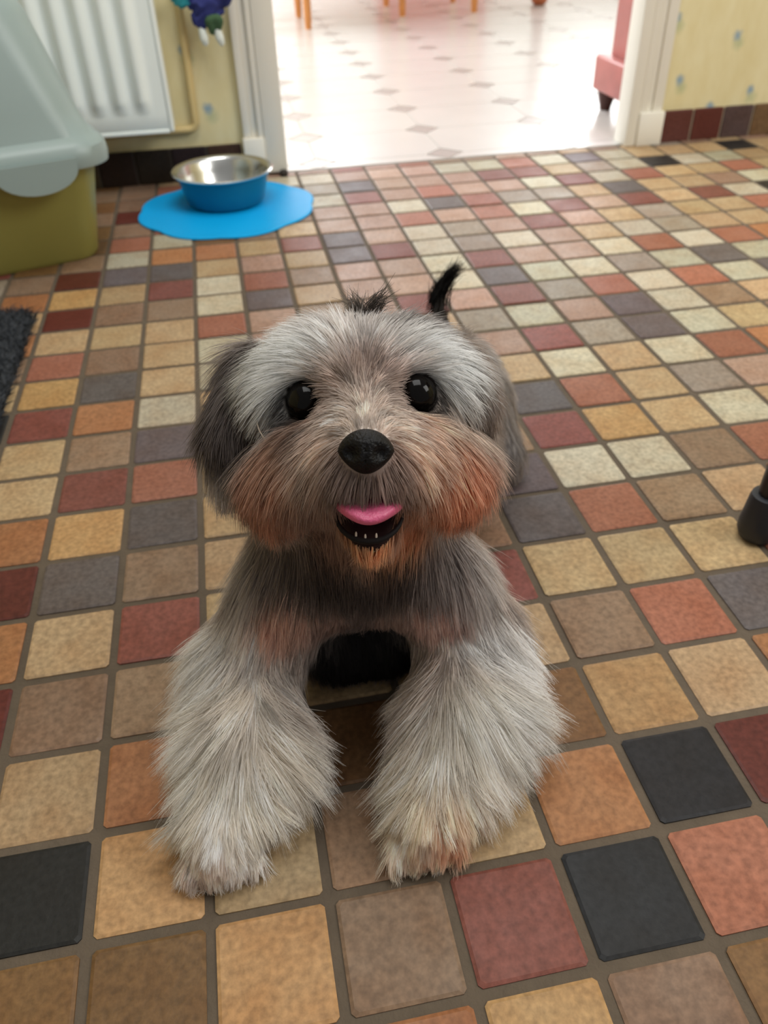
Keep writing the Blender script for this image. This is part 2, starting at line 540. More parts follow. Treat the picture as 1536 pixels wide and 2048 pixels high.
# mahogany cabinet behind the door frame
M_MAHOG = material('red_mahogany', (172, 98, 92), 0.4, noise=0.3, nscale=18)
M_MAHOG_D = material('dark_mahogany', (70, 34, 28), 0.45, noise=0.25, nscale=18)
cab = thing('cabinet', 'red mahogany cabinet on a stepped plinth behind the right door jamb', 'cabinet', (1.36, 1.77, 0))
bm = bmesh.new(); add_box(bm, (1.135 - 1.36, 1.63 - 1.77, 0.046), (1.60 - 1.36, 1.905 - 1.77, 0.128)); bm_obj('plinth', bm, M_MAHOG, cab, True, 0.008, 3)
bm = bmesh.new(); add_box(bm, (1.163 - 1.36, 1.64 - 1.77, 0.128), (1.58 - 1.36, 1.872 - 1.77, 0.92)); bm_obj('body', bm, M_MAHOG, cab, True, 0.004)
bm = bmesh.new(); add_box(bm, (1.14 - 1.36, 1.63 - 1.77, 0.92), (1.60 - 1.36, 1.90 - 1.77, 0.945)); bm_obj('top', bm, M_MAHOG, cab, True, 0.006, 3)
bm = bmesh.new(); add_box(bm, (1.19 - 1.36, 1.872 - 1.77, 0.16), (1.55 - 1.36, 1.884 - 1.77, 0.88)); dr = bm_obj('door', bm, M_MAHOG, cab, True, 0.004)
bm = bmesh.new(); add_lathe(bm, [(0, 0), (.006, 0), (.006, .01), (.011, .016), (.009, .024), (0, .026)], 12, (1.52 - 1.36, 1.884 - 1.77, 0.55), Matrix.Rotation(-math.pi / 2, 3, 'X')); bm_obj('knob', bm, M_MAHOG_D, dr)
for fx, fy in ((1.165, 1.87), (1.565, 1.87), (1.165, 1.665), (1.565, 1.665)):
    bm = bmesh.new(); add_lathe(bm, [(0, 0), (.014, 0), (.016, .01), (.022, .03), (.024, .046), (0, .046)], 12, (fx - 1.36, fy - 1.77, 0)); bm_obj('foot', bm, M_MAHOG_D, cab)

# dining chairs and table at the back
M_OAK = material('honey_wood', (204, 138, 78), 0.4, noise=0.25, nscale=14)
M_OAK2 = material('brown_wood', (170, 96, 60), 0.4, noise=0.25, nscale=14)
def dining_chair(loc, w, d, label, mat):
    t = thing('dining_chair', label, 'chair', loc, 'dining chairs at the far table')
    for sx in (-1, 1):
        for sy in (-1, 1):
            bm = bmesh.new()
            add_tube(bm, [(sx * w / 2, sy * d / 2, 0), (sx * w / 2, sy * d / 2, .03), (sx * w / 2, sy * d / 2, .2), (sx * w / 2, sy * d / 2, .43)], [.013, .0155, .019, .021])
            bm_obj('leg', bm, mat, t)
    for sx in (-1, 1):
        bm = bmesh.new(); add_tube(bm, [(sx * w / 2, -d / 2, .2), (sx * w / 2, d / 2, .2)], .009); bm_obj('stretcher', bm, mat, t)
    bm = bmesh.new(); add_prism(bm, rounded_rect(w / 2 + .03, d / 2 + .03, .04), .43, .46); bm_obj('seat', bm, mat, t, True, .006)
    for sx in (-1, 1):
        bm = bmesh.new(); add_tube(bm, [(sx * w / 2, -d / 2, .46), (sx * w / 2, -d / 2 - .03, .7), (sx * w / 2, -d / 2 - .07, .93)], .015); bm_obj('back_post', bm, mat, t)
    for z in (.62, .75, .88):
        bm = bmesh.new(); add_box(bm, (-w / 2, -d / 2 - .07 * (z - .46) / .47 - .008, z - .025), (w / 2, -d / 2 - .07 * (z - .46) / .47 + .008, z + .025)); bm_obj('back_slat', bm, mat, t, True, .004)
    return t
dining_chair((1.195, 4.005, 0), .335, .375, 'wooden chair in the dining room, its four legs near the middle of the doorway', M_OAK)
dining_chair((0.42, 3.965 - .185, 0), .31, .37, 'wooden chair in the dining room, seen beside the left door jamb', M_OAK)
tb = thing('dining_table', 'wooden dining table with round bun feet in the far room', 'table', (0.95, 4.5, 0))
for sx in (-1, 1):
    for sy in (-1, 1):
        bm = bmesh.new()
        add_lathe(bm, [(0, 0), (.022, 0), (.036, .012), (.042, .035), (.034, .06), (.018, .075), (.024, .09), (.028, .3), (.034, .6), (.036, .71), (0, .71)], 18, (sx * .765, sy * .566, 0))
        bm_obj('leg', bm, M_OAK2, tb)
bm = bmesh.new(); add_box(bm, (-.78, -.57, .62), (.78, .57, .705)); bm_obj('apron', bm, M_OAK2, tb, True, .004)
bm = bmesh.new(); add_box(bm, (-.88, -.66, .71), (.88, .66, .74)); bm_obj('table_top', bm, M_OAK2, tb, True, .006)

# ------------------------------------------------------------------ radiator and pipe
M_RAD = material('radiator_enamel', (236, 243, 240), 0.35, noise=0.02, nscale=10)
rad = thing('radiator', 'white panel radiator with vertical flutes on the yellow wall', 'radiator', (-0.30, 1.47, 0.12))
bm = bmesh.new()
xs = []
W0, W1, ZB, ZT = -0.36, 0.352, 0.0, 0.62
prof = []
n_ribs = 15
pitch = 0.0415
x = W1 - 0.032
# corrugated front panel: flutes fade out above the bottom and below the top edge
cols = []
def rib_depth(xx):
    u = (W1 - 0.022 - xx) / pitch
    if u < 0 or xx < W0 + 0.03:
        return 0.0
    return 0.5 - 0.5 * math.cos(2 * math.pi * u)
nx, zl = 180, [0.0, 0.006, 0.03, 0.034, 0.05, 0.06, 0.3, 0.56, 0.57, 0.586, 0.59, 0.614, 0.62]
grid = []
for z in zl:
    row = []
    for k in range(nx + 1):
        xx = W0 + (W1 - W0) * k / nx
        amp = 0.012 * max(0, min(1, (z - 0.034) / 0.02, (0.586 - z) / 0.02))
        edge = 0.004 if (z in (0.0, 0.62)) else 0.0
        row.append(bm.verts.new((xx, -0.030 - amp * rib_depth(xx) + edge, z)))
    grid.append(row)
for a, b_ in zip(grid[:-1], grid[1:]):
    for k in range(nx):
        bm.faces.new((a[k], a[k + 1], b_[k + 1], b_[k]))
bm_obj('front_panel', bm, M_RAD, rad)
bm = bmesh.new(); add_box(bm, (W1 - 0.001, -0.032, -0.002), (W1 + 0.009, 0.03, 0.622)); bm_obj('side_panel', bm, M_RAD, rad, True, .004, 3)
bm = bmesh.new(); add_box(bm, (W0 - 0.008, -0.032, -0.002), (W0, 0.03, 0.622)); bm_obj('side_panel', bm, M_RAD, rad, True, .004, 3)
bm = bmesh.new(); add_box(bm, (W0, 0.018, 0.0), (W1, 0.03, 0.62)); bm_obj('back_panel', bm, M_RAD, rad, True, .003)
bm = bmesh.new(); add_box(bm, (W0, -0.031, -0.004), (W1, 0.02, 0.004)); bm_obj('bottom_seam', bm, M_RAD, rad, True, .0025)
for bx_ in (-0.25, 0.25):
    bm = bmesh.new(); add_box(bm, (bx_ - .02, 0.03, .05), (bx_ + .02, 0.0598, .57)); bm_obj('bracket', bm, M_RAD, rad, True, .002)

M_PIPE = material('cream_painted_pipe', (206, 184, 130), 0.45, noise=0.06, nscale=20)
bm = bmesh.new()
pts = [(0.106, 1.5215, 2.3), (0.104, 1.5215, 0.30), (0.102, 1.5215, 0.118)]
for k in range(1, 7):
    a = math.radians(90 * k / 6)
    pts.append((0.102 - 0.016 * (1 - math.cos(a)), 1.5215, 0.118 - 0.016 * math.sin(a)))
pts += [(-0.2, 1.5215, 0.102), (-1.2, 1.5215, 0.102)]
add_tube(bm, pts, 0.0075, 14)
tag(bm_obj('heating_pipe', bm, M_PIPE), 'cream painted heating pipe bending under the radiator', 'pipe')

# ------------------------------------------------------------------ hanging ornament
orn = thing('hanging_ornament', 'blue and green fabric ornament with two white tips hanging by the door', 'ornament', (0.155, 1.494, 0.25))
def blob_mesh(bm, c, r, seed, amp=0.25, sub=3):
    rr = random.Random(seed)
    q = bmesh.ops.create_icosphere(bm, subdivisions=sub, radius=1.0)
    ph = [(rr.uniform(2, 5), rr.uniform(0, 6), Vector((rr.uniform(-1, 1), rr.uniform(-1, 1), rr.uniform(-1, 1)))) for _ in range(6)]
    for v in q['verts']:
        n = v.co.copy()
        d = 1 + amp * sum(math.sin(f_ * (n @ k) * 2 + p) for f_, p, k in ph) / 3
        v.co = Vector((c[0] + n.x * r[0] * d, c[1] + n.y * r[1] * d, c[2] + n.z * r[2] * d))
for nm, colr, blobs in (('blue_cloth', (38, 46, 110), [((.0, -.004, .072), (.032, .02, .022)), ((.028, -.004, .082), (.022, .016, .018)), ((-.014, -.008, .052), (.016, .012, .02))]),
                        ('teal_cloth', (40, 140, 150), [((-.044, -.002, .084), (.018, .014, .014))]),
                        ('green_cloth', (62, 92, 62), [((.01, -.01, .044), (.017, .013, .019))])):
    bm = bmesh.new()
    for k, (c, r) in enumerate(blobs):
        blob_mesh(bm, c, r, hash(nm) % 7 + k if False else len(nm) + k)
    bm_obj(nm, bm, material(nm, colr, 0.85, noise=0.35, nscale=80, bump=0.3, bscale=300), orn)
M_FELT = material('white_felt', (225, 232, 226), 0.9, noise=0.05, nscale=60)
for x0, x1, z1 in ((-.014, -.010, .006), (.014, .021, .004)):
    bm = bmesh.new()
    add_tube(bm, [(x0, -.008, .046), (x0 * .9 + x1 * .1, -.008, .036), ((x0 + x1) / 2, -.009, .02), (x1, -.009, z1 + .004), (x1, -.009, z1)], [.004, .007, .0085, .006, .002], 12)
    bm_obj('white_tip', bm, M_FELT, orn)
bm = bmesh.new(); add_tube(bm, [(0, -.002, .08), (0.004, .012, .14), (0.004, .03, .2), (.004, .036, .24)], .0015, 8); bm_obj('string', bm, M_FELT, orn)

# ------------------------------------------------------------------ litter box
M_OLIVE = material('olive_plastic', (150, 146, 78), 0.45, noise=0.06, nscale=6, bump=0.12, bscale=120)
def _milky(nt, b):
    b.inputs['Subsurface Weight'].default_value = 0.25
    b.inputs['Subsurface Radius'].default_value = (0.02, 0.02, 0.02)
M_LID = material('milky_plastic', (146, 162, 160), 0.38, noise=0.02, nscale=4, extra=_milky)
ang = math.radians(18)
lb = thing('litter_box', 'olive green litter box with a milky white hooded lid at the left edge', 'litter box', (-0.270, 1.178, 0))
lb.rotation_euler = (0, 0, ang)
hw, hd = 0.192, 0.150
def rr_ring(w, d, r, z, dx=0, dy=0):
    return [(x + dx, y + dy, z) for x, y in rounded_rect(w, d, r, 8)]
bm = bmesh.new()
add_loft(bm, [rr_ring(hw - .045, hd - .045, .03, 0.004), rr_ring(hw - .036, hd - .036, .036, 0.0), rr_ring(hw - .030, hd - .030, .04, 0.008), rr_ring(hw - .004, hd - .004, .045, .165)], True, True)
bm_obj('tub', bm, M_OLIVE, lb)
bm = bmesh.new()
add_loft(bm, [rr_ring(hw + .004, hd + .004, .05, .155), rr_ring(hw + .016, hd + .016, .058, .157), rr_ring(hw + .018, hd + .018, .06, .170), rr_ring(hw + .016, hd + .016, .06, .186), rr_ring(hw + .008, hd + .008, .058, .194),
              rr_ring(hw - .002, hd - .002, .056, .200), rr_ring(hw - .012, hd - .012, .06, .235), rr_ring(hw - .045, hd - .04, .07, .36), rr_ring(hw - .058, hd - .052, .065, .385), rr_ring(hw - .085, hd - .078, .05, .397)], True, True)
lid = bm_obj('lid', bm, M_LID, lb)
bm = bmesh.new()
poly = []
for k in range(17):
    a = math.pi + math.pi * k / 16
    poly.append((0.062 * math.cos(a), 0.034 * math.sin(a)))
for sx, sy in ((0.062, 0.012), (-0.062, 0.012)):
    poly.append((sx, sy))
add_prism(bm, poly, -0.003, 0.003)
lt = bm_obj('latch_tab', bm, M_LID, lb, True, .002)
lt.location = (0.085, -hd - 0.022, 0.164)
lt.rotation_euler = (math.radians(86), 0, 0)

# ------------------------------------------------------------------ mat and bowl
M_MAT = material('blue_silicone', (4, 168, 236), 0.5, spec=0.25, noise=0.04, nscale=10)
mc = (0.142, 1.312)
bm = bmesh.new()
def mat_ring(s, z):
    out = []
    for k in range(160):
        a = 2 * math.pi * k / 160
        r = 0.166 + 0.008 * abs(math.sin(4 * a + 0.5)) + 0.002 * math.sin(3 * a)
        out.append(((r - s) * math.cos(a), (r - s) * math.sin(a), z))
    return out
add_loft(bm, [mat_ring(.001, 0.0), mat_ring(0, .001), mat_ring(0.0005, .003), mat_ring(.003, .0042), mat_ring(.007, .0034), mat_ring(.03, .0034)])
o = bm_obj('feeding_mat', bm, M_MAT)
o.location = (mc[0], mc[1], 0.0005)
tag(o, 'bright blue scalloped silicone mat under the dog bowl', 'mat')
bowl = thing('dog_bowl', 'stainless steel dog bowl with a blue outside, standing on the blue mat', 'bowl', (0.1425, 1.345, 0.0042))
bm = bmesh.new()
add_lathe(bm, [(0, 0.001), (.068, 0.001), (.072, .003), (.0755, .008), (.082, .030), (.0885, .055), (.0895, .0595), (.0875, .0595), (.0865, .055), (.080, .030)], 64)
bm_obj('outer_shell', bm, material('blue_coating', (16, 116, 146), 0.35, metal=0.2), bowl)
bm = bmesh.new()
add_lathe(bm, [(0, 0.004), (.050, 0.0045), (.064, .008), (.072, .018), (.080, .040), (.0862, .058), (.0905, .0632), (.096, .0645), (.0985, .0628), (.0975, .0605), (.092, .0600), (.0885, .0595)], 64)
bm_obj('steel_liner', bm, material('brushed_steel', (205, 205, 202), 0.24, metal=1.0, noise=0.05, nscale=30), bowl)

# ------------------------------------------------------------------ rug at the left edge
M_RUG = material('charcoal_pile', (54, 58, 64), 0.95, noise=0.4, nscale=120)
rug = thing('rug', 'dark charcoal shaggy rug at the left edge of the tiled floor', 'rug', (-0.42, 0.42, 0))
rw, rd = 0.262, 0.478
bm = bmesh.new()
add_loft(bm, [rr_ring(rw - .004, rd - .004, .03, .0008), rr_ring(rw - .004, rd - .004, .03, .007), rr_ring(rw - .012, rd - .012, .026, .010)])
bm_obj('backing', bm, M_RUG, rug)
def ribbons(name, P, mat, parent, cols=None, width0=0.0005, width1=0.0001, side=None):
    # P: n x k x 3 strand points -> one mesh of tapering ribbons
    n, k, _ = P.shape
    T = P[:, -1] - P[:, 0]
    if side is None:
        side = nrs.normal(size=(n, 3))
    s = side - T * ((side * T).sum(1) / np.maximum((T * T).sum(1), 1e-12))[:, None]
    s /= np.maximum(np.linalg.norm(s, axis=1), 1e-9)[:, None]
    w0 = np.asarray(width0) if np.ndim(width0) else np.full(n, width0)
    prof = np.array([0.9, 1.0, 0.92, 0.7, 0.4, 0.2])[np.linspace(0, 5, k).astype(int)]
    W = w0[:, None] * prof[None, :] * 0.5
    A = P + s[:, None, :] * W[:, :, None]
    B = P - s[:, None, :] * W[:, :, None]
    V = np.stack([A, B], 2).reshape(-1, 3)
    base = (np.arange(n) * 2 * k)[:, None]
    seg = np.arange(k - 1)[None, :] * 2
    q = base + seg
    F = np.stack([q, q + 1, q + 3, q + 2], -1).reshape(-1, 4)
    me = bpy.data.meshes.new(name)
    me.vertices.add(len(V)); me.vertices.foreach_set('co', V.astype(np.float32).ravel())
    me.loops.add(F.size); me.loops.foreach_set('vertex_index', F.astype(np.int32).ravel())
    me.polygons.add(len(F)); me.polygons.foreach_set('loop_start', (np.arange(len(F)) * 4).astype(np.int32))
    me.polygons.foreach_set('use_smooth', np.ones(len(F), bool))
    me.update(calc_edges=True)
    if cols is not None:
        a = me.color_attributes.new('coat', 'FLOAT_COLOR', 'POINT')
        c = np.repeat(cols[:, None, :], 2 * k, 1) if cols.ndim == 2 else np.repeat(cols, 2, 1)
        c = np.concatenate([c.reshape(-1, 3), np.ones((c.reshape(-1, 3).shape[0], 1))], 1)
        a.data.foreach_set('color', c.astype(np.float32).ravel())
    me.materials.append(mat)
    o = bpy.data.objects.new(name, me)
    COL.objects.link(o)
    o.parent = parent
    return o
n = 60000
rx = nrs.uniform(-rw, rw, n); ry = nrs.uniform(-rd, rd, n)
ins = ~((np.abs(rx) > rw - .03) & (np.abs(ry) > rd - .03) & ((np.abs(rx) - rw + .03) ** 2 + (np.abs(ry) - rd + .03) ** 2 > .03 ** 2))
rx, ry = rx[ins], ry[ins]; n = len(rx)
d = nrs.normal(size=(n, 3)) * .55; d[:, 2] = 1
d[:, 0] += np.clip((rx - rw + .03) / .03, 0, 1) * .7; d[:, 1] += np.clip((ry - rd + .03) / .03, 0, 1) * .7
d /= np.linalg.norm(d, axis=1)[:, None]
L = nrs.uniform(.007, .014, n)
t = np.linspace(0, 1, 4)
P = np.stack([rx, ry, np.full(n, .006)], 1)[:, None, :] + d[:, None, :] * (L[:, None] * t)[:, :, None]
P[:, :, 0] += nrs.normal(size=(n, 1)) * .004 * t ** 2; P[:, :, 1] += nrs.normal(size=(n, 1)) * .004 * t ** 2
pile = ribbons('pile', P, M_RUG, rug, None, 0.0017)
pile['kind'] = 'stuff'

# ------------------------------------------------------------------ stool whose rubber foot shows at the right edge
M_RUBBER = material('black_rubber', (30, 34, 42), 0.5, noise=0.15, nscale=40)
M_TUBE = material('black_tube', (26, 26, 30), 0.35)
st = thing('stool', 'black tube-legged stool with a rubber foot at the right edge', 'stool', (0.79, 0.30, 0))
for lx, ly in ((-.188, -.112), (.20, -.28), (.20, .12)):
    bm = bmesh.new(); add_tube(bm, [(lx, ly, .006), (lx + .002, ly, .1), (lx * .75 + .02, ly * .75 - .03, .62)], .0115, 16); lg = bm_obj('leg', bm, M_TUBE, st)
    bm = bmesh.new(); add_lathe(bm, [(0, 0), (.012, 0), (.017, .003), (.0195, .010), (.019, .02), (.0165, .046), (.0155, .050), (.0125, .051), (0, .051)], 24, (lx, ly, 0)); bm_obj('rubber_foot', bm, M_RUBBER, lg)
bm = bmesh.new(); add_prism(bm, [(x + .06, y - .09) for x, y in rounded_rect(.17, .17, .15, 8)], .62, .65); bm_obj('seat', bm, M_TUBE, st, True, .008, 3)
HEAD_AXES = [[0.98127, -0.19098, -0.02511], [-0.13816, -0.60696, -0.78263], [0.13423, 0.77144, -0.62198]]
PRIMS = [
('cap', (0.207, 0.15, 0.115), 0.058, (0.28, 0.27, 0.092), 0.068, 0.03),
('cap', (0.28, 0.27, 0.092), 0.068, (0.348, 0.395, 0.082), 0.058, 0.03),
('cap', (0.378, 0.385, 0.05), 0.038, (0.395, 0.335, 0.026), 0.022, 0.03),
('cap', (0.3, 0.435, 0.05), 0.04, (0.29, 0.37, 0.026), 0.024, 0.03),
('ell', (0.203, 0.125, 0.145), (0.056, 0.045, 0.042), 0.03),
('cap', (0.158, 0.1, 0.112), 0.038, (0.118, 0.085, 0.055), 0.031, 0.03),
('cap', (0.253, 0.088, 0.112), 0.038, (0.28, 0.07, 0.058), 0.034, 0.03),
('cap', (0.118, 0.085, 0.055), 0.031, (0.11, 0.02, 0.042), 0.03, 0.02),
('cap', (0.11, 0.02, 0.042), 0.03, (0.088, -0.035, 0.024), 0.021, 0.02),
('cap', (0.088, -0.03, 0.022), 0.019, (0.085, -0.044, 0.016), 0.015, 0.01),
('cap', (0.069, -0.038, 0.012), 0.0085, (0.065, -0.0474, 0.009), 0.0075, 0.004),
('cap', (0.0795, -0.038, 0.012), 0.0085, (0.0781, -0.0511, 0.009), 0.0075, 0.004),
('cap', (0.0905, -0.038, 0.012), 0.0085, (0.0919, -0.0511, 0.009), 0.0075, 0.004),
('cap', (0.101, -0.038, 0.012), 0.0085, (0.105, -0.0474, 0.009), 0.0075, 0.004),
('cap', (0.28, 0.07, 0.058), 0.034, (0.261, 0.015, 0.045), 0.034, 0.02),
('cap', (0.261, 0.015, 0.045), 0.034, (0.222, -0.05, 0.024), 0.021, 0.02),
('cap', (0.222, -0.046, 0.022), 0.019, (0.217, -0.06, 0.016), 0.015, 0.01),
('cap', (0.2005, -0.052, 0.012), 0.0085, (0.1955, -0.0634, 0.009), 0.0075, 0.004),
('cap', (0.211, -0.052, 0.012), 0.0085, (0.2086, -0.0671, 0.009), 0.0075, 0.004),
('cap', (0.222, -0.052, 0.012), 0.0085, (0.2224, -0.0671, 0.009), 0.0075, 0.004),
('cap', (0.2325, -0.052, 0.012), 0.0085, (0.2355, -0.0634, 0.009), 0.0075, 0.004),
('cap', (0.2099, 0.1001, 0.1941), 0.05, (0.2073, 0.1118, 0.1277), 0.05, 0.03),
('ell', (0.2095, 0.1073, 0.2513), (0.06, 0.046, 0.056), 0.03),
('cap', (0.1879, 0.1025, 0.276), 0.024, (0.1721, 0.1034, 0.2673), 0.022, 0.02),
('cap', (0.2413, 0.094, 0.277), 0.024, (0.2572, 0.0888, 0.2675), 0.022, 0.02),
('cap', (0.2078, 0.0631, 0.2603), 0.03, (0.2029, 0.0277, 0.2588), 0.023, 0.02),
('cap', (0.1791, 0.0524, 0.2457), 0.024, (0.1586, 0.0699, 0.226), 0.028, 0.02),
('cap', (0.2316, 0.044, 0.2466), 0.024, (0.2541, 0.0551, 0.2283), 0.028, 0.02),
('cap', (0.2052, 0.0441, 0.2202), 0.024, (0.2003, 0.0134, 0.2212), 0.012, 0.012),
('sub', (0.1985, 0.002, 0.242), (0.0185, 0.0145, 0.026), 0.006),
('sub', (0.1759, 0.069, 0.2769), (0.012, 0.012, 0.012), 0.008),
('sub', (0.2372, 0.0594, 0.2782), (0.012, 0.012, 0.012), 0.008),
('cap', (0.1485, 0.1412, 0.2641), 0.016, (0.131, 0.1064, 0.2411), 0.015, 0.012),
('cap', (0.131, 0.1064, 0.2411), 0.014, (0.1244, 0.0935, 0.2206), 0.011, 0.008),
('cap', (0.279, 0.1224, 0.2609), 0.014, (0.2869, 0.112, 0.2417), 0.012, 0.012),
('cap', (0.2869, 0.112, 0.2417), 0.012, (0.2887, 0.1036, 0.2236), 0.008, 0.008),
('cap', (0.345, 0.435, 0.12), 0.016, (0.349, 0.438, 0.14), 0.008, 0.012),
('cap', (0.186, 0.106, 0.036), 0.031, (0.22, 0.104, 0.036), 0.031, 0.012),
('cap', (0.203, 0.12, 0.045), 0.034, (0.205, 0.19, 0.05), 0.04, 0.012),
]
